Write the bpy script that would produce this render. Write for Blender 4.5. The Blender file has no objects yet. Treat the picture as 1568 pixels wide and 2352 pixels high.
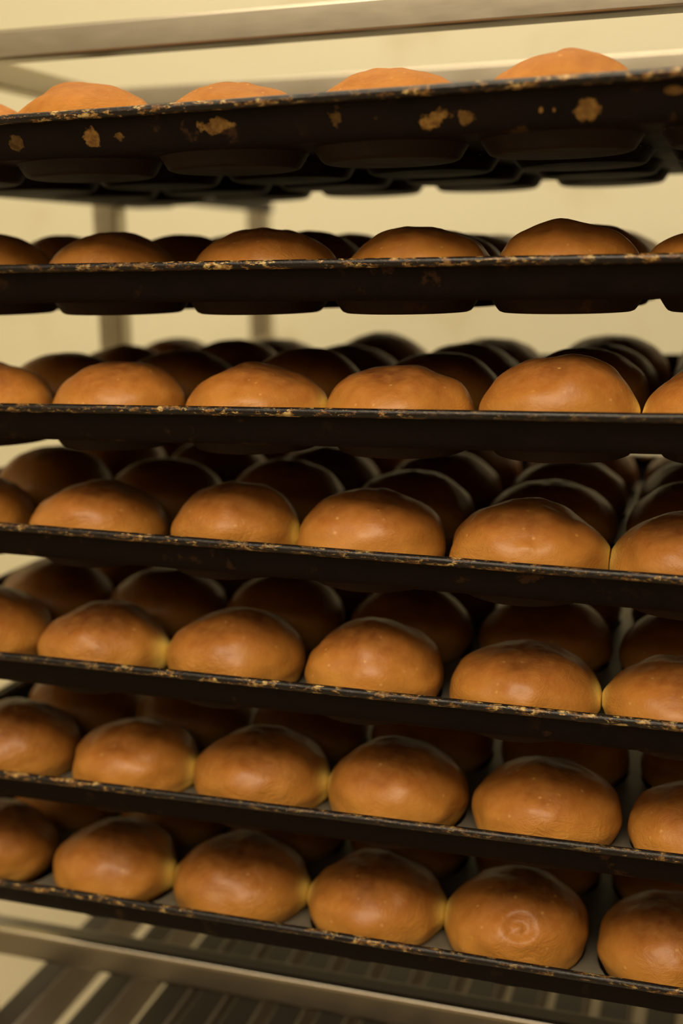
import bpy, bmesh, math, random
from mathutils import Vector, Matrix, noise
random.seed(7)
P = 0.11                      # pitch of the bun cups in metres; drawings below are in pitches
sc = bpy.context.scene
COL = sc.collection
sc.view_settings.view_transform = 'Standard'
sc.view_settings.look = 'None'

# ------------------------------------------------------------------ measured layout
TRAY_Z = [1.7562, 0.8738, 0.0096, -0.8477, -1.7288, -2.5878, -3.4378]     # rim height
TRAY_X = [0.015, 0.019, 0.03, -0.1864, -0.1949, -0.0311, -0.2118]
TRAY_Y = [-0.25, 0.08, -0.05, 0.0005, -0.0243, 0.0068, 0.0027]
TILT = [0.00855, -0.00036, 0.00644, -0.01868, -0.00822, 0.00517, -0.00055]
YB = 0.6436
FRONT = {   # front row buns: sideways shift in the cup, width, height
 0: [(0.075,0.97,0.56),(-0.008,0.97,0.586),(0.01,0.97,0.514),(0.006,0.97,0.533),(-0.001,0.97,0.545),(-0.05,0.97,0.45)],
 1: [(-0.05,0.95,0.56),(-0.062,0.927,0.532),(0.070,0.99,0.539),(0.088,0.956,0.53),(0.003,0.927,0.531),(-0.09,0.95,0.49)],
 2: [(-0.05,0.97,0.544),(-0.008,0.925,0.558),(0.006,0.954,0.534),(-0.033,0.976,0.534),(-0.024,0.968,0.603),(-0.05,0.97,0.535)],
 3: [(-0.07,0.90,0.515),(-0.028,0.955,0.521),(0.014,0.89,0.577),(-0.032,0.975,0.581),(0.007,0.995,0.573),(0.008,0.97,0.552)],
 4: [(-0.018,0.97,0.573),(-0.019,0.918,0.527),(0.005,0.952,0.568),(0.005,0.92,0.575),(0.012,0.96,0.504),(-0.001,0.97,0.491)],
 5: [(-0.001,0.97,0.568),(0.009,0.932,0.526),(0.001,0.962,0.546),(-0.009,0.952,0.579),(0.001,0.97,0.541),(0.006,0.97,0.485)],
 6: [(-0.065,0.92,0.536),(-0.03,0.915,0.536),(-0.01,0.985,0.536),(0.021,0.957,0.531),(0.004,0.963,0.56),(0.017,0.96,0.53)],
}
KISS = {(2,2),(2,4),(3,2),(3,4),(4,1),(4,4),(5,1),(5,2),(6,1),(6,2),(6,3),(1,2)}   # (tray, col) touches col+1
# ------------------------------------------------------------------ helpers
def link(o, parent=None):
    COL.objects.link(o)
    if parent: o.parent = parent
    return o
def obj(name, bm, mats, parent=None, smooth=True, loc=None):
    me = bpy.data.meshes.new(name)
    bm.to_mesh(me); bm.free()
    if not isinstance(mats, (list, tuple)): mats = [mats]
    for m in mats: me.materials.append(m)
    if smooth:
        for p in me.polygons: p.use_smooth = True
    o = bpy.data.objects.new(name, me)
    if loc: o.location = loc
    return link(o, parent)
def empty(name, loc, rot=(0,0,0)):
    o = bpy.data.objects.new(name, None); o.location = loc; o.rotation_euler = rot
    o.empty_display_size = .05
    return link(o)
def tag(o, label=None, cat=None, group=None, kind=None):
    if label: o['label'] = label
    if cat: o['category'] = cat
    if group: o['group'] = group
    if kind: o['kind'] = kind
    return o
def box_bm(x0,x1,y0,y1,z0,z1, bev=0.0, seg=3):
    bm = bmesh.new()
    v = [bm.verts.new((x,y,z)) for x in (x0,x1) for y in (y0,y1) for z in (z0,z1)]
    for f in ((0,1,3,2),(4,6,7,5),(0,4,5,1),(2,3,7,6),(0,2,6,4),(1,5,7,3)):
        bm.faces.new([v[i] for i in f])
    bmesh.ops.recalc_face_normals(bm, faces=bm.faces)
    if bev > 0:
        bmesh.ops.bevel(bm, geom=list(bm.edges), offset=bev, segments=seg, profile=.5, affect='EDGES')
    return bm
def pbox(name, x0,x1,y0,y1,z0,z1, m, parent=None, bev=.02, seg=3):
    """a bevelled bar given in pitches"""
    o = obj(name, box_bm(x0*P,x1*P,y0*P,y1*P,z0*P,z1*P,bev*P,seg), m, parent, smooth=True)
    md = o.modifiers.new('wn','WEIGHTED_NORMAL'); md.keep_sharp = True
    return o

# ------------------------------------------------------------------ materials
class NT:
    def __init__(s, name):
        s.m = bpy.data.materials.new(name); s.m.use_nodes = True
        s.t = s.m.node_tree; s.n = s.t.nodes
        s.b = s.n['Principled BSDF']
    def node(s, typ, **kw):
        n = s.n.new(typ)
        for k, v in kw.items():
            if k.startswith('i_'):
                key = k[2:]
                key = int(key) if key.isdigit() else key.replace('_',' ')
                n.inputs[key].default_value = v
            else: setattr(n, k, v)
        return n
    def l(s, a, b): s.t.links.new(a, b)
    def ramp(s, fac, stops):
        r = s.n.new('ShaderNodeValToRGB'); e = r.color_ramp.elements
        while len(e) < len(stops): e.new(.5)
        for i,(p,c) in enumerate(stops):
            e[i].position = p; e[i].color = (c if len(c)==4 else (*c,1)) if isinstance(c,(tuple,list)) else (c,c,c,1)
        s.l(fac, r.inputs[0]); return r.outputs[0]
    def mix(s, fac, a, b, mode='MIX'):
        m = s.n.new('ShaderNodeMix'); m.data_type = 'RGBA'; m.blend_type = mode
        for sock, val in ((m.inputs[0],fac),(m.inputs[6],a),(m.inputs[7],b)):
            if hasattr(val,'is_linked'): s.l(val, sock)
            elif isinstance(val,(tuple,list)): sock.default_value = (*val,1) if len(val)==3 else val
            else: sock.default_value = val
        return m.outputs[2]
    def math(s, op, a, b=None, c=None, clamp=False):
        m = s.n.new('ShaderNodeMath'); m.operation = op; m.use_clamp = clamp
        for i,v in enumerate((a,b,c)):
            if v is None: continue
            if hasattr(v,'is_linked'): s.l(v, m.inputs[i])
            else: m.inputs[i].default_value = v
        return m.outputs[0]
    def coords(s, scale=(1,1,1), rnd=True):
        tc = s.n.new('ShaderNodeTexCoord')
        mp = s.n.new('ShaderNodeMapping'); mp.inputs['Scale'].default_value = scale
        s.l(tc.outputs['Object'], mp.inputs['Vector'])
        if rnd:
            oi = s.n.new('ShaderNodeObjectInfo')
            mu = s.math('MULTIPLY', oi.outputs['Random'], 37.0)
            cb = s.n.new('ShaderNodeCombineXYZ')
            for i in range(3): s.l(mu, cb.inputs[i])
            s.l(cb.outputs[0], mp.inputs['Location'])
        return mp.outputs[0]
    def noise(s, vec, scale, detail=4, rough=.55, dist=0):
        n = s.node('ShaderNodeTexNoise'); n.inputs['Scale'].default_value = scale
        n.inputs['Detail'].default_value = detail; n.inputs['Roughness'].default_value = rough
        n.inputs['Distortion'].default_value = dist
        s.l(vec, n.inputs['Vector']); return n.outputs['Fac']
    def bump(s, h, strength, dist):
        b = s.n.new('ShaderNodeBump'); b.inputs['Strength'].default_value = strength
        b.inputs['Distance'].default_value = dist
        s.l(h, b.inputs['Height']); s.l(b.outputs[0], s.b.inputs['Normal'])

def crust_material(name, spec, coat, rough, tops):
    k = NT(name); v = k.coords()
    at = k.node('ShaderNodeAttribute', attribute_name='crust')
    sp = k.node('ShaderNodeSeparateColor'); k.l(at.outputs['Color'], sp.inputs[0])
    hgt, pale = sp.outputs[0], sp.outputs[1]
    n1 = k.noise(v, 22, 4, .6)
    n2 = k.noise(v, 110, 5, .6)
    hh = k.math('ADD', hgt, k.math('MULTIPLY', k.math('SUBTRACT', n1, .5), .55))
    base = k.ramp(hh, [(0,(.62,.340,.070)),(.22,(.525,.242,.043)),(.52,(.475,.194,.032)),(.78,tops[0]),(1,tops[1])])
    base = k.mix(k.math('MULTIPLY', k.ramp(n2,[(.35,0.0),(.75,1.0)]), .28), base, (.56,.27,.060))
    # pale blisters in the crust
    vo = k.node('ShaderNodeTexVoronoi'); vo.inputs['Scale'].default_value = 150; k.l(v, vo.inputs['Vector'])
    sc2 = k.node('ShaderNodeSeparateColor'); k.l(vo.outputs['Color'], sc2.inputs[0])
    spot = k.math('MULTIPLY', k.ramp(vo.outputs['Distance'],[(.06,1.0),(.24,0.0)]), k.ramp(sc2.outputs[0],[(.76,0.0),(.90,.45)]))
    base = k.mix(spot, base, (.72,.42,.13))
    base = k.mix(pale, base, (.92,.66,.16))
    oi = k.node('ShaderNodeObjectInfo')
    hs = k.node('ShaderNodeHueSaturation'); hs.inputs['Saturation'].default_value = 1.0
    k.l(k.math('ADD', k.math('MULTIPLY', oi.outputs['Random'], .16), .93), hs.inputs['Value'])
    k.l(base, hs.inputs['Color'])
    k.l(hs.outputs[0], k.b.inputs['Base Color'])
    k.l(k.math('ADD', k.math('MULTIPLY', n2, .16), rough), k.b.inputs['Roughness'])
    k.b.inputs['Specular IOR Level'].default_value = spec
    k.b.inputs['Coat Weight'].default_value = coat; k.b.inputs['Coat Roughness'].default_value = .28
    n3 = k.noise(v, 420, 3, .6)
    vw = k.coords((1,1,1.7)); wr = k.noise(vw, 62, 4, .6, 1.2)          # wrinkles, only in patches
    wr = k.math('MULTIPLY', k.ramp(wr,[(.36,0.0),(.5,1.0),(.62,.2)]), k.ramp(k.noise(v, 19, 2, .5),[(.46,0.0),(.62,1.0)]))
    h = k.math('ADD', k.math('MULTIPLY', n3, .45), k.math('ADD', k.math('MULTIPLY', spot, .6), k.math('ADD', n2, k.math('MULTIPLY', wr, .75))))
    k.bump(h, .30, .0019)
    return k.m

def pan_material(name, spots=(), rim=False, spec=.07, warm=1.0):
    k = NT(name); v = k.coords()
    n1 = k.noise(v, 30, 5, .6); n2 = k.noise(v, 220, 4, .6)
    base = k.mix(n1, (.0035*warm,.0026*warm,.0024*warm), (.014*warm,.0082*warm,.0062*warm))
    if rim:
        vs = k.coords((.35,1,1))
        a = k.noise(vs, 210, 6, .75); b = k.noise(vs, 15, 3, .5)
        m = k.math('MULTIPLY', k.ramp(a,[(.52,0.0),(.56,1.0)]), k.ramp(b,[(.40,.2),(.58,1.0)]))
        rust = k.ramp(n2,[(.36,(.06,.026,.014)),(.5,(.26,.125,.03)),(.62,(.62,.44,.17))])
        base = k.mix(k.math('MULTIPLY',m,.9), base, rust)
    else:
        a = k.noise(v, 55, 6, .62); b = k.noise(v, 9, 2, .5)
        m = k.math('MULTIPLY', k.ramp(a,[(.60,0.0),(.66,1.0)]), k.ramp(b,[(.42,.0),(.58,.7)]))
        base = k.mix(m, base, (.055,.026,.012))
    if spots:
        tc = k.node('ShaderNodeTexCoord')
        nz = k.noise(tc.outputs['Object'], 75, 5, .62); tot = None
        for (x,z,rx,rz,s) in spots:
            mp = k.node('ShaderNodeMapping'); mp.vector_type = 'POINT'
            mp.inputs['Location'].default_value = (-x/rx, 0, -z/rz); mp.inputs['Scale'].default_value = (1/rx, 0, 1/rz)
            k.l(tc.outputs['Object'], mp.inputs['Vector'])
            ln = k.node('ShaderNodeVectorMath', operation='LENGTH'); k.l(mp.outputs[0], ln.inputs[0])
            d = k.math('ADD', ln.outputs['Value'], k.math('MULTIPLY', k.math('SUBTRACT', nz, .5), 3.2))
            mk = k.math('MULTIPLY', k.ramp(d,[(.62,1.0),(.85,0.0)]), s)
            tot = mk if tot is None else k.math('MAXIMUM', tot, mk)
        sy = k.node('ShaderNodeSeparateXYZ'); k.l(tc.outputs['Object'], sy.inputs[0])
        front = k.math('LESS_THAN', sy.outputs['Y'], -1.2*P)        # marks sit on the front lip only
        tot = k.math('MULTIPLY', tot, front)
        base = k.mix(tot, base, k.ramp(n2,[(.35,(.13,.062,.018)),(.65,(.30,.165,.045))]))
    k.l(base, k.b.inputs['Base Color'])
    k.l(k.math('ADD', k.math('MULTIPLY', n1, .3), .25 if rim else .45), k.b.inputs['Roughness'])
    k.b.inputs['Specular IOR Level'].default_value = .34 if rim else spec
    k.bump(k.math('ADD', n2, k.math('MULTIPLY', n1, 2)), .35, .0012)
    return k.m

def sheet_material():
    k = NT('pan_top_sheet'); v = k.coords()
    n = k.noise(v, 60, 5, .6)
    k.l(k.mix(n, (.12,.105,.08), (.22,.195,.145)), k.b.inputs['Base Color'])
    k.b.inputs['Metallic'].default_value = .35
    k.b.inputs['Roughness'].default_value = .45
    return k.m
def steel(name, c0, c1, rough=.34, metallic=.9):
    k = NT(name); v = k.coords(); vl = k.coords((.25,1,1))
    n = k.noise(vl, 70, 5, .6); s = k.noise(v, 38, 5, .7)
    base = k.mix(n, c0, c1)
    base = k.mix(k.ramp(s,[(.66,0.0),(.78,.65)]), base, tuple(x*.35 for x in c0))
    k.l(base, k.b.inputs['Base Color']); k.b.inputs['Metallic'].default_value = metallic
    k.l(k.math('ADD', k.math('MULTIPLY', n, .16), rough-.08), k.b.inputs['Roughness'])
    k.bump(n, .1, .0008)
    return k.m
def plaster(name, c0, c1, scale=3.0, rough=.75, smudge=None):
    k = NT(name); v = k.coords(rnd=False)
    n = k.noise(v, scale, 6, .6); base = k.mix(n, c0, c1)
    if smudge:
        s = k.noise(v, 5.5, 4, .55); s2 = k.noise(v, 26, 3, .6)
        mk = k.math('MULTIPLY', k.ramp(s,[(.56,0.0),(.72,.55)]), k.ramp(s2,[(.40,.2),(.6,1.0)]))
        base = k.mix(mk, base, smudge)
    k.l(base, k.b.inputs['Base Color']); k.b.inputs['Roughness'].default_value = rough
    k.bump(k.noise(v, 60, 4, .6), .08, .002)
    return k.m

M_CRUST = crust_material('bun_crust_glazed', .24, .20, .36, ((.33,.112,.019),(.14,.041,.009)))  # tops browned by baking, then darkened further to paint in the pans' shade
M_CRUST_MATTE = crust_material('bun_crust_matte', .10, 0.0, .55, ((.33,.128,.026),(.27,.098,.021)))
M_PAN = pan_material('pan_black_patina')
M_CUP = pan_material('pan_cup_patina', spec=.12, warm=2.2)
M_RIM = pan_material('pan_rim_worn', rim=True)
M_SHEET = sheet_material()
M_STEEL = steel('rack_steel', (.42,.38,.30), (.50,.455,.365))
M_STEEL_D = steel('rack_steel_lower', (.21,.185,.155), (.26,.23,.19), .30, 1.0)
M_RAIL_TOP = steel('rail_matte_top', (.24,.22,.18), (.30,.27,.22), .45, .2)  # upper face, lighter and less metallic than the front
M_RAIL_EDGE = steel('rail_edge_highlight', (.78,.72,.60), (.85,.79,.66), .2, 1.0)  # pale colour paints the highlight along the rail's front upper bevel
M_SLAT = steel('slat_steel', (.40,.355,.315), (.48,.43,.38), .4, .2)
M_SLAT_TOP = steel('slat_dark_top', (.035,.027,.02), (.055,.043,.032), .5, .2)
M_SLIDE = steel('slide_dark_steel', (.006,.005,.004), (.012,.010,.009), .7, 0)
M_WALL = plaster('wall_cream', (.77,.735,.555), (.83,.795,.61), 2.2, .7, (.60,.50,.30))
M_CEIL = plaster('ceiling_cream', (.78,.72,.58), (.82,.76,.62))
M_FLOOR = plaster('floor_beige', (.44,.39,.28), (.52,.46,.34), 4, .5, (.35,.29,.19))
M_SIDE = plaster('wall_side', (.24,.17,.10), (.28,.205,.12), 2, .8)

# ------------------------------------------------------------------ room
FZ = -8.0
RX0, RX1, RY0, RY1, RZ0, RZ1 = -17, 24, -26, 13, FZ, 21
def struct(name, bm, m):
    o = obj(name, bm, m, smooth=False); o['kind'] = 'structure'; return o
T = .6
def sbox(name, a, m): return struct(name, box_bm(*[q*P for q in a]), m)
sbox('floor', (RX0-T,RX1+T,RY0-T,RY1+T,RZ0-T,RZ0), M_FLOOR)
sbox('ceiling', (RX0-T,RX1+T,RY0-T,RY1+T,RZ1,RZ1+T), M_CEIL)
sbox('wall_back', (RX0-T,RX1+T,RY1,RY1+T,RZ0,RZ1), M_WALL)
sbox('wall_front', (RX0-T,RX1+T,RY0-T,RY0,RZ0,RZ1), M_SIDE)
sbox('wall_left', (RX0-T,RX0,RY0,RY1,RZ0,RZ1), M_WALL)
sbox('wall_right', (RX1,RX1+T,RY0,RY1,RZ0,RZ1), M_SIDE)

# ------------------------------------------------------------------ the rack
rack = empty('bakery_rack', (2.5*P, 4.8*P, FZ*P))
tag(rack, 'grey metal bakery rack with square-tube rails and slatted base holding the black pans', 'rack')
def rpart(name, x0,x1,y0,y1,z0,z1, m=M_STEEL, bev=.025, seg=3):
    o = pbox(name, x0-2.5,x1-2.5,y0-4.8,y1-4.8,z0-FZ,z1-FZ, m, rack, bev, seg); return o
PXL, PXR = -1.0, 6.0
TOP0, TOP1 = 2.34, 2.55
ys = [1.41, 4.33, 8.38]
for px in (PXL, PXR):
    for y in ys:
        pc = px if y > 2 else px+(-.16 if px < 0 else .16)      # the front posts stand a little wider
        rpart('post', pc-.13,pc+.13, y-.12,y+.12, FZ if y != ys[1] else -6.07, TOP0-.002)
rpart('top_rail', PXL-.29, PXR+.29, 1.30, 1.52, TOP0, TOP1)
rpart('top_rail', PXL-.13, PXR+.13, 4.22, 4.44, TOP0, TOP1)
rpart('top_rail', PXL-.13, PXR+.13, 8.27, 8.49, TOP0, TOP1)
for px in (PXL, PXR):
    rpart('side_rail', px-.11, px+.11, 1.525, 4.215, TOP0, TOP1)
    rpart('side_rail', px-.11, px+.11, 4.445, 8.265, TOP0, TOP1)
o = rpart('bottom_rail', PXL-.028, PXR+.028, 1.30, 1.52, -5.0, -4.72, M_STEEL_D, .055, 8)
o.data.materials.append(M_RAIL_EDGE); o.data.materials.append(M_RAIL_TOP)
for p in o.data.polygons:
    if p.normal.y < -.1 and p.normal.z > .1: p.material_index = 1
    if p.normal.z > .99: p.material_index = 2
rpart('bottom_rail', PXL+.132, PXR-.132, 8.27, 8.49, -5.0, -4.72, M_STEEL_D, .045, 5)
for px in (PXL, PXR):
    rpart('shelf_bearer', px-.10, px+.10, 1.535, 4.205, -6.07, -5.822, M_STEEL_D)
    rpart('shelf_bearer', px-.10, px+.10, 4.455, 8.255, -6.07, -5.822, M_STEEL_D)
rpart('cross_bearer', PXL+.132, PXR-.132, 1.31, 1.51, -6.07, -5.824, M_STEEL_D)
rpart('cross_bearer', PXL+.132, PXR-.132, 8.28, 8.48, -6.07, -5.824, M_STEEL_D)
for x in (-.76,-.10,.46,.80,1.14,1.52,1.90,2.28,2.66,3.04,3.42,3.80,4.18,4.56,4.94,5.32,5.66):
    o = rpart('slat', x, x+.26, .25, 8.45, -5.82, -5.40, M_SLAT, .03)
    o.data.materials.append(M_SLAT_TOP)                    # upper face painted darker than the sides
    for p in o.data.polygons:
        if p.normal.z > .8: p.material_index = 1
def slide(k, side):
    """channel that carries one edge of a pan: upright web plus a ledge under the pan"""
    zl = TRAY_Z[k] + TILT[k]*((-.6 if side < 0 else 5.6)-2.5)
    if side < 0: xw0, xw1, xi = PXL+.13, PXL+.16, TRAY_X[k]-.487
    else:        xw0, xw1, xi = PXR-.16, PXR-.13, TRAY_X[k]+5.487
    bm = bmesh.new()
    a = box_bm(*[q*P for q in (xw0-2.5,xw1-2.5,1.25-4.8,8.5-4.8,zl-(.34 if k else .21)-FZ,zl-.075-FZ)], .008*P, 2)
    lo, hi = (xw0, xi) if side < 0 else (xi, xw1)
    b = box_bm(*[q*P for q in (lo-2.5,hi-2.5,1.25-4.8,4.7-4.8,zl-.30-FZ,zl-.268-FZ)], .006*P, 2)
    lo2, hi2 = (xw0, -.62) if side < 0 else (5.62, xw1)
    c_ = box_bm(*[q*P for q in (lo2-2.5,hi2-2.5,4.7-4.8,8.5-4.8,zl-.30-FZ,zl-.268-FZ)], .006*P, 2)
    for s in ((a,b,c_) if k else (a,b)):
        me = bpy.data.meshes.new('t'); s.to_mesh(me); s.free(); bm.from_mesh(me); bpy.data.meshes.remove(me)
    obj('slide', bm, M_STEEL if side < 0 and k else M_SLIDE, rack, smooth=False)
for k in range(7):
    for s in (-1, 1): slide(k, s)

# ------------------------------------------------------------------ bun pans (6 x 4 cups)
BASE = -.338                  # underside of the cups, below the rim
NX, NY = 6, 4
def sheet_bm():
    bm = bmesh.new(); N = 32
    def ringpts(cx, cy, r, z): return [(cx+r*math.cos(2*math.pi*i/N), cy+r*math.sin(2*math.pi*i/N), z) for i in range(N)]
    def sqpts(cx, cy, z):
        o = []
        for i in range(N):
            c, s = math.cos(2*math.pi*i/N), math.sin(2*math.pi*i/N); q = .5/max(abs(c),abs(s)); o.append((cx+c*q, cy+s*q, z))
        return o
    for layer, z in ((0, -.25), (1, -.240)):
        for i in range(NX):
            for j in range(NY):
                cx, cy = i-2.5, j-1.5
                a = [bm.verts.new(Vector(p)*P) for p in ringpts(cx,cy,.460,z-BASE)]
                b = [bm.verts.new(Vector(p)*P) for p in sqpts(cx,cy,z-BASE)]
                for n in range(N):
                    m = (n+1) % N
                    f = bm.faces.new((a[n],b[n],b[m],a[m]) if layer else (a[m],b[m],b[n],a[n])); f.material_index = layer
    bmesh.ops.remove_doubles(bm, verts=bm.verts, dist=1e-5)
    # walls: rounded rectangles flaring out to the rim
    prof = [(0,-.25),(.012,-.249),(.03,-.235),(.05,-.205),(.075,-.15),(.100,-.09),(.116,-.05),(.122,-.02)]
    loops = [[bm.verts.new(Vector((x,y,z-BASE))*P) for x,y in rrect(3.0+o, 2.0+o, .05+o)] for o,z in prof]
    for a, b in zip(loops, loops[1:]):
        n = len(a)
        for i in range(n): bm.faces.new((a[i],a[(i+1)%n],b[(i+1)%n],b[i])).material_index = 0
    return bm
def rrect(hx, hy, r, n=7, m=24):
    pts = []
    cs = [(hx-r,-hy+r,-90),(hx-r,hy-r,0),(-hx+r,hy-r,90),(-hx+r,-hy+r,180)]
    for ci,(cx,cy,a0) in enumerate(cs):
        for i in range(n): 
            a = math.radians(a0+90*i/(n-1)); pts.append((cx+r*math.cos(a), cy+r*math.sin(a)))
        nx, ny, na = cs[(ci+1)%4]
        p0 = pts[-1]; a = math.radians(na); p1 = (nx+r*math.cos(a), ny+r*math.sin(a))
        for i in range(1, m): pts.append((p0[0]+(p1[0]-p0[0])*i/m, p0[1]+(p1[1]-p0[1])*i/m))
    return pts
def rim_bm():
    bm = bmesh.new(); pts = rrect(3.13, 2.13, .19, 7, 60); n = len(pts); S = 10; loops = []
    for i,(x,y) in enumerate(pts):
        ax, ay = pts[i-1]; bx, by = pts[(i+1)%n]; tx, ty = bx-ax, by-ay; l = math.hypot(tx,ty); nx, ny = ty/l, -tx/l
        wob = .0022*noise.noise(Vector((x*3.1,y*3.1,.3)))
        R = .029
        loops.append([bm.verts.new(Vector((x+nx*R*math.cos(2*math.pi*s/S), y+ny*R*math.cos(2*math.pi*s/S), -.029+wob+R*math.sin(2*math.pi*s/S)-BASE))*P) for s in range(S)])
    for i in range(n):
        a, b = loops[i], loops[(i+1)%n]
        for s in range(S): bm.faces.new((a[s],b[s],b[(s+1)%S],a[(s+1)%S]))
    bmesh.ops.recalc_face_normals(bm, faces=bm.faces)
    return bm
def cup_bm():
    bm = bmesh.new(); N = 40
    prof = [(.460,.088),(.453,.080),(.438,.055),(.418,.024),(.405,.010),(.385,.002),(.355,0)]
    loops = [[bm.verts.new((r*P*math.cos(2*math.pi*i/N), r*P*math.sin(2*math.pi*i/N), z*P)) for i in range(N)] for r,z in prof]
    for a, b in zip(loops, loops[1:]):
        for i in range(N): bm.faces.new((b[i],b[(i+1)%N],a[(i+1)%N],a[i]))
    bm.faces.new(loops[-1])
    bmesh.ops.recalc_face_normals(bm, faces=bm.faces)
    return bm
PLACE = ['topmost','second','third','fourth','fifth','sixth','bottom']
PAN_LOOK = [
 'topmost black bun pan, seen from below, rust-coloured patches on its front lip',
 'second black bun pan from the top, seen edge-on at eye level',
 'third black bun pan from the top, long pale scuffs along its rim',
 'fourth black bun pan from the top, sloping down to the right with brown scuffs',
 'fifth black bun pan from the top, yellow worn flecks on the right of its rim',
 'sixth black bun pan from the top, just above the lowest pan',
 'bottom black bun pan, lowest of the stack, just above the bare metal rail']
def spot(px, pz, rx, rz, s=1.0):
    return ((px-2.5-TRAY_X[0])*P, (pz-TRAY_Z[0]-TILT[0]*(px-2.5)-BASE)*P, rx*P, rz*P, s)
SPOTS = [spot(*q) for q in [(1.35, 1.588, 0.055, 0.05, 1.0),
    (1.53, 1.594, 0.04, 0.03, 0.6),
    (0.85, 1.58, 0.08, 0.05, 0.4),
    (2.13, 1.618, 0.13, 0.045, 0.75),
    (2.86, 1.617, 0.05, 0.06, 0.35),
    (3.42, 1.596, 0.1, 0.065, 0.95),
    (3.59, 1.592, 0.05, 0.04, 0.6),
    (4.23, 1.596, 0.06, 0.07, 0.9),
    (3.98, 1.609, 0.015, 0.02, 0.8),
    (4.05, 1.605, 0.012, 0.015, 0.8),
    (4.04, 1.412, 0.09, 0.018, 0.6),
    (3.3, 1.417, 0.022, 0.022, 0.8),
    (4.66, 1.667, 0.05, 0.02, 0.6),
    (2.09, 1.398, 0.07, 0.02, 0.55),
    (3.07, 1.402, 0.07, 0.02, 0.5),
    (3.84, 1.492, 0.1, 0.05, 0.2)]]
M_PAN_TOP = pan_material('pan_black_patina_flaked', SPOTS)
pans = []
src = None
for k in range(7):
    z0 = TRAY_Z[k] + TILT[k]*TRAY_X[k] + BASE
    p = empty('bun_pan', ((2.5+TRAY_X[k])*P, (TRAY_Y[k]+YB+1.5)*P, z0*P), (0, -math.atan(TILT[k]), 0))
    tag(p, PAN_LOOK[k], 'baking pan', 'black bun pans stacked on the rack')
    pans.append(p)
    if src is None:
        s = obj('sheet', sheet_bm(), [M_PAN_TOP, M_SHEET], p)
        r = obj('rim', rim_bm(), M_RIM, p); r['label'] = 'rolled rim with worn ochre flecks'
        cups = []
        c0 = obj('cup', cup_bm(), M_CUP, p)
        for i in range(NX):
            for j in range(NY):
                c = c0 if (i,j)==(0,0) else c0.copy()
                if c is not c0: COL.objects.link(c); c.parent = p
                c.location = ((i-2.5)*P, (j-1.5)*P, 0); cups.append(c)
        src = (s, r, cups); src_data2 = s.data.copy(); src_data2.materials[0] = M_PAN
    else:
        for o in (src[0], src[1], *src[2]):
            c = o.copy(); COL.objects.link(c); c.parent = p
            if o is src[0]: c.data = src_data2

# ------------------------------------------------------------------ buns
PROF = [(0,0),(.20,0),(.33,.002),(.392,.022),(.450,.09),(.478,.16),(.488,.225),(.466,.325),(.411,.405),(.322,.475),(.207,.53),(.098,.557),(0,.565)]
CUPR = [(0,.385),(.010,.405),(.024,.418),(.055,.438),(.080,.453),(.088,.460)]
def cup_radius(z):
    for (a,ra),(b,rb) in zip(CUPR, CUPR[1:]):
        if z <= b: return ra+(rb-ra)*max(0,(z-a))/(b-a)
    return 9
def prof_at(t):
    """Catmull-Rom through the profile, t in 0..1"""
    n = len(PROF)-1; u = t*n; i = min(int(u), n-1); f = u-i
    g = lambda q: Vector(PROF[q]) if 0 <= q <= n else (Vector((-PROF[1][0],PROF[1][1])) if q < 0 else Vector((-PROF[n-1][0],PROF[n-1][1])))
    a,b,c,d = g(i-1),g(i),g(i+1),g(i+2)
    return .5*((2*b)+(c-a)*f+(2*a-5*b+4*c-d)*f*f+(3*b-a-3*c+d)*f**3)
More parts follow.
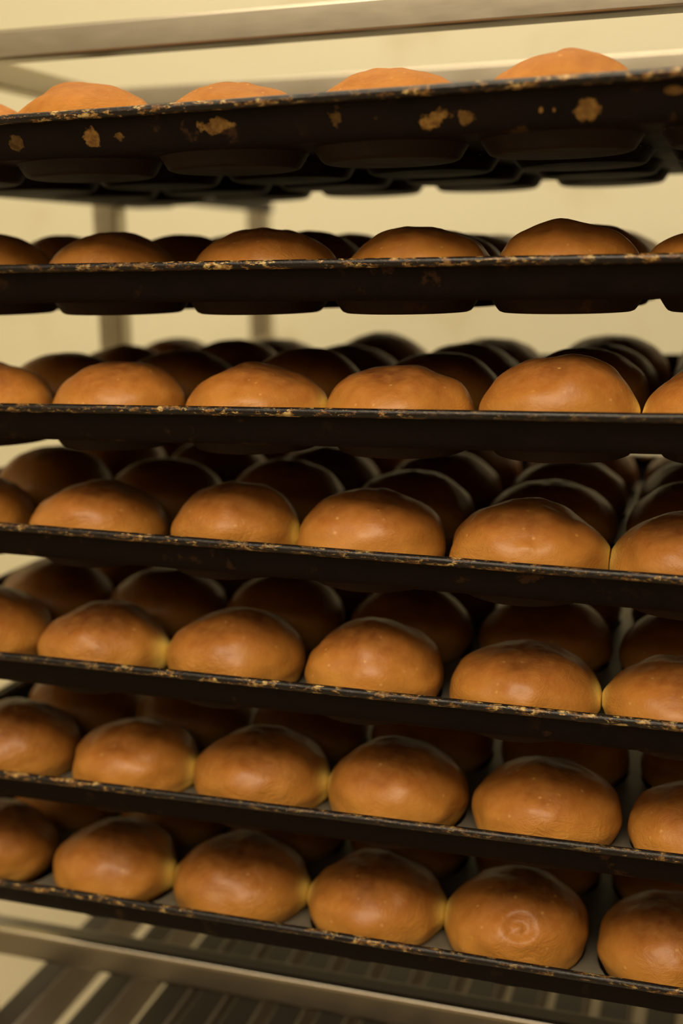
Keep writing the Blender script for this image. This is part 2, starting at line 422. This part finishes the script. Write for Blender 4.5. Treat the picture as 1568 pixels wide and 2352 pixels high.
def bun_mesh(seed, dia, hgt, feats=(), kl=None, kr=None, bound=None, seg=64, rows=40, lump=1.0, shift=0.0, slack=.006, mat=None):
    """kl / kr: how far (pitches) the neighbour plane lies to the left / right when the bun kisses it"""
    bm = bmesh.new(); rs = dia/.976; hs = hgt/.565
    off = Vector((seed*7.31, seed*3.17, seed*1.93))
    lay = None; verts = []; attr = []
    def put(r, z, a):
        d = Vector((r*rs*math.cos(a), r*rs*math.sin(a), z*hs))
        q = Vector((d.x, d.y, (z*hs-.2)*1.25)); dirn = q.normalized() if q.length > 1e-6 else Vector((0,0,1))
        up = min(1, max(0, z/.16))
        w = lump*(.022*noise.noise(dirn*1.5+off) + .010*noise.noise(dirn*3.4+off))*up
        w += .0026*noise.noise(Vector((dirn.x*9,dirn.y*9,dirn.z*5))+off)*up
        w += .005*max(0, noise.noise(dirn*5.2+off*1.7)-.25)*up
        for (fx,fy,fz,sig,amp,kind) in feats:
            fd = Vector((fx,fy,fz)).normalized(); ang = dirn.angle(fd, 0)
            if kind == 'bump': w += amp*math.exp(-(ang/sig)**2)
            elif kind == 'crater': w += amp*(-1.0*math.exp(-(ang/sig)**4)+.85*math.exp(-(ang/(sig*.42))**2)+.25*math.exp(-((ang-sig*1.15)/(sig*.35))**2))
        d += dirn*w
        pale = 0.0
        for sgn, kk in ((-1,kl),(1,kr)):
            if kk is None: continue
            side = d.x*sgn
            s = max(0, side/math.hypot(d.x,d.y) if r > 1e-6 else 0)
            near = math.exp(-((1-s)/.022)**1) * math.exp(-((z-.20)/.13)**4)
            lim = kk-.003
            grow = (lim-dia/2+.012)*near
            d.x += sgn*max(0, grow)
            pale = max(pale, min(1, near*1.9))
            if d.x*sgn > lim: d.x = sgn*lim
        if bound:
            if d.x > bound[1]: d.x = bound[1]
            if d.x < bound[0]: d.x = bound[0]
        d.z = max(d.z, 0.0)
        if d.z < .125:                                   # stay inside the cup the bun was baked in
            rc = (cup_radius(d.z) if d.z < .088 else .460 if d.z < .104 else .460+(d.z-.104)*2.2)-slack; rr = math.hypot(d.x+shift, d.y)
            if rr > rc: d.x = (d.x+shift)*rc/rr-shift; d.y *= rc/rr
        low = max(0, 1-z/.2)
        sidew = abs(math.cos(a))**2
        pale = max(pale, low*(.15+.30*sidew)+.12*max(0,noise.noise(dirn*2.5+off*.5))*max(0,1-z/.3))
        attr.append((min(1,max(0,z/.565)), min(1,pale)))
        return bm.verts.new(d*P)
    loops = []
    bot = put(0, 0, 0)
    for i in range(1, rows):
        t = i/rows; t = .10 + .90*t
        r, z = prof_at(t)
        loops.append([put(max(r,1e-4), z, 2*math.pi*j/seg) for j in range(seg)])
    top = put(0, .565, 0)
    for j in range(seg):
        bm.faces.new((bot, loops[0][(j+1)%seg], loops[0][j]))
        bm.faces.new((top, loops[-1][j], loops[-1][(j+1)%seg]))
    for a, b in zip(loops, loops[1:]):
        for j in range(seg): bm.faces.new((a[j],a[(j+1)%seg],b[(j+1)%seg],b[j]))
    me = bpy.data.meshes.new('bun'); bm.to_mesh(me); bm.free()
    ca = me.color_attributes.new('crust', 'FLOAT_COLOR', 'POINT')
    ca.data.foreach_set('color', [x for h,p in attr for x in (h,p,0,1)])
    me.materials.append(mat or M_CRUST)
    for p in me.polygons: p.use_smooth = True
    return me
FEATS = {
 (6,4): [(.16,-.86,.62,.20,.050,'crater'),(-.05,-.85,-.35,.14,-.012,'bump'),(-.5,-.8,.05,.1,.008,'bump')],
 (6,1): [(.05,-.93,.28,.10,-.010,'bump')],
 (6,2): [(.05,-.9,.42,.22,-.010,'bump')],
 (6,5): [(.25,-.9,.05,.2,-.016,'bump')],
 (5,1): [(.05,-.95,.1,.16,.012,'bump'),(-.25,-.95,.0,.18,-.010,'bump')],
 (5,2): [(.1,-.8,.6,.16,.012,'bump')],
 (5,3): [(.15,-.93,.25,.12,-.010,'bump')],
 (5,4): [(.1,-.97,.02,.22,-.014,'bump'),(-.1,-.86,.5,.1,.012,'bump')],
 (4,2): [(.0,-.78,.62,.14,.014,'bump')],
 (4,1): [(.02,-.8,.58,.10,.014,'bump')],
 (4,3): [(.0,-.5,.85,.25,.02,'bump')],
 (4,4): [(.05,-.85,.45,.26,.014,'bump'),(.1,-.86,.35,.10,-.010,'bump')],
 (3,1): [(.0,-.85,.55,.30,.018,'bump'),(.05,-.9,.3,.12,-.008,'bump')],
 (3,2): [(.1,-.9,.3,.25,.012,'bump')],
 (3,3): [(-.05,-.75,.6,.30,-.012,'bump')],
 (3,4): [(.09,-.86,.46,.20,-.008,'bump'),(.10,-.86,.45,.085,.024,'bump')],
 (3,5): [(.2,-.85,.45,.12,.014,'crater')],
 (2,2): [(-.1,-.8,.5,.2,-.014,'bump'),(.1,-.75,.65,.08,.012,'bump')],
 (2,3): [(.1,-.6,.78,.22,-.018,'bump'),(.35,-.6,.7,.16,.016,'bump')],
 (0,2): [(.5,-.1,.8,.10,-.012,'bump')],
 (1,4): [(-.1,-.2,.95,.3,.02,'bump')],
}
ORD = ['first','second','third','fourth','fifth','sixth']
PAN_WORD = ['topmost pan','second pan down','third pan down','fourth pan down','fifth pan down','sixth pan down','bottom pan']
COLW = ['leftmost','second from left','third from left','fourth from left','fifth from left','rightmost']
LOOK = {
 (6,4): 'golden bun with a round crater',
 (3,4): 'golden bun with small round nub',
 (4,3): 'golden bun with a pointed dark top',
 (2,2): 'golden bun with pale wrinkled patches',
 (2,4): 'large smooth golden bun',
 (5,3): 'golden bun with a small dark dent',
 (4,4): 'wide golden bun with a low bump',
}
def place_bun(me, k, i, r, dx, dy, rz, label, group):
    b = bpy.data.objects.new('bun', me); link(b)
    x = TRAY_X[k]+i+dx
    b.location = (x*P, (TRAY_Y[k]+YB+r+dy)*P, (TRAY_Z[k]+TILT[k]*(x-2.5)+BASE+.003)*P)
    b.rotation_mode = 'ZYX'; b.rotation_euler = (0, -math.atan(TILT[k]), rz)
    tag(b, label, 'bun', group)
    return b
GROUPS = ['buns on the topmost pan','buns on the second pan','buns on the third pan','buns on the fourth pan','buns on the fifth pan','buns on the sixth pan','buns on the bottom pan']
# cups whose buns the photograph shows nothing of (hidden behind other buns and pans) stay empty
SKIP = {(0,0,5),(1,1,5),(1,2,0),(1,2,5),(1,3,0),(1,3,1),(1,3,2),(1,3,5)}
SKIP |= {(0,r,i) for r in (1,2,3) for i in range(6)} | {(4,3,i) for i in range(6)} | {(k,r,i) for k in (5,6) for r in (2,3) for i in range(6)}
for k in range(7):
    row = FRONT[k]
    for i in range(6):
        if (k,0,i) in SKIP: continue
        dx, dia, h = row[i]
        edge = lambda a: a + row[a][0]
        kl = kr = None; bl, br = -.6, .6
        if i > 0:
            e0 = (i-1)+row[i-1][0]+row[i-1][1]/2; e1 = i+dx-dia/2; pl = (e0+e1)/2
            bl = pl-(i+dx)+.003
            if (k,i-1) in KISS: kl = (i+dx)-pl
        if i < 5:
            e0 = i+dx+dia/2; e1 = (i+1)+row[i+1][0]-row[i+1][1]/2; pl = (e0+e1)/2
            br = pl-(i+dx)-.003
            if (k,i) in KISS: kr = pl-(i+dx)
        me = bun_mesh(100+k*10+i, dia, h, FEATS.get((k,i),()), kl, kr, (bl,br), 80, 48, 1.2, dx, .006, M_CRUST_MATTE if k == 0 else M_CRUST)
        lab = f"{LOOK.get((k,i),'golden bun')}, {COLW[i]}, front row, {PAN_WORD[k]}"
        place_bun(me, k, i, 0, dx, 0, 0, lab, GROUPS[k])
variants = [bun_mesh(500+q, .925+.01*(q%3), .53+.015*(q%4), (), None, None, None, 56, 32, .8, 0.0, .036) for q in range(10)]
rng = random.Random(3)
TOPS = {}
for k in range(7):
    for r in range(1,4):
        shown = [i for i in range(6) if (k,r,i) not in SKIP]
        for i in range(6):
            me = variants[rng.randrange(10)]; dx = rng.uniform(-.012,.012); dy = rng.uniform(-.012,.012); rz = rng.uniform(0,6.28)
            if i not in shown: continue
            n = shown.index(i)
            side = f"{ORD[n]} from left" if len(shown) > 1 else 'the only one seen'
            b = place_bun(me, k, i, r, dx, dy, rz, f"shadowed brown bun, {side}, {ORD[r]} row back on the {PAN_WORD[k]}", GROUPS[k])

# ------------------------------------------------------------------ light
def area(name, loc, target, sx, sy, power, col):
    l = bpy.data.lights.new(name, 'AREA'); l.shape = 'RECTANGLE'; l.size = sx; l.size_y = sy; l.energy = power; l.color = col
    o = bpy.data.objects.new(name, l); o.location = loc
    o.rotation_euler = (Vector(target)-Vector(loc)).to_track_quat('-Z','Y').to_euler()
    link(o); return o
WARM = (1.0, .84, .60)
area('ceiling_lamp_front', (.35, -1.08, 1.51), (.30, -.15, -.3), 1.5, .75, 41, WARM)
area('ceiling_lamp_far', (-.25, -2.30, 1.51), (.10, 0, -.3), 2.9, .9, 18, WARM)
area('ceiling_lamp_back', (.15, .80, RZ1*P-.05), (.15, 1.40, .2), 1.9, .2, 34, (1,.87,.66))
w = bpy.data.worlds.new('room_ambient'); sc.world = w; w.use_nodes = True
w.node_tree.nodes['Background'].inputs[0].default_value = (1,.85,.62,1)
w.node_tree.nodes['Background'].inputs[1].default_value = .02

# ------------------------------------------------------------------ camera
cam = bpy.data.cameras.new('camera'); co = bpy.data.objects.new('camera', cam); link(co)
cam.sensor_fit = 'VERTICAL'; cam.sensor_height = 36; cam.sensor_width = 24
cam.lens = 36*2745.8/2352
r = Vector((0.95221743, 0.30499145, -0.01619236)); u = Vector((-0.04675625, 0.19795952, 0.97909442)); f = Vector((-0.30182085, 0.93155367, -0.20276076))
M = Matrix((( r.x,u.x,-f.x),(r.y,u.y,-f.y),(r.z,u.z,-f.z))).to_4x4()
M.translation = Vector((4.9696,-6.71054,0.83911))*P
co.matrix_world = M
cam.clip_start = .02
cam.dof.use_dof = True
cam.dof.focus_distance = (Vector((2.6,.05,.1))-Vector((4.9696,-6.71054,0.83911))).dot(f)*P
cam.dof.aperture_fstop = 2.7
sc.camera = co
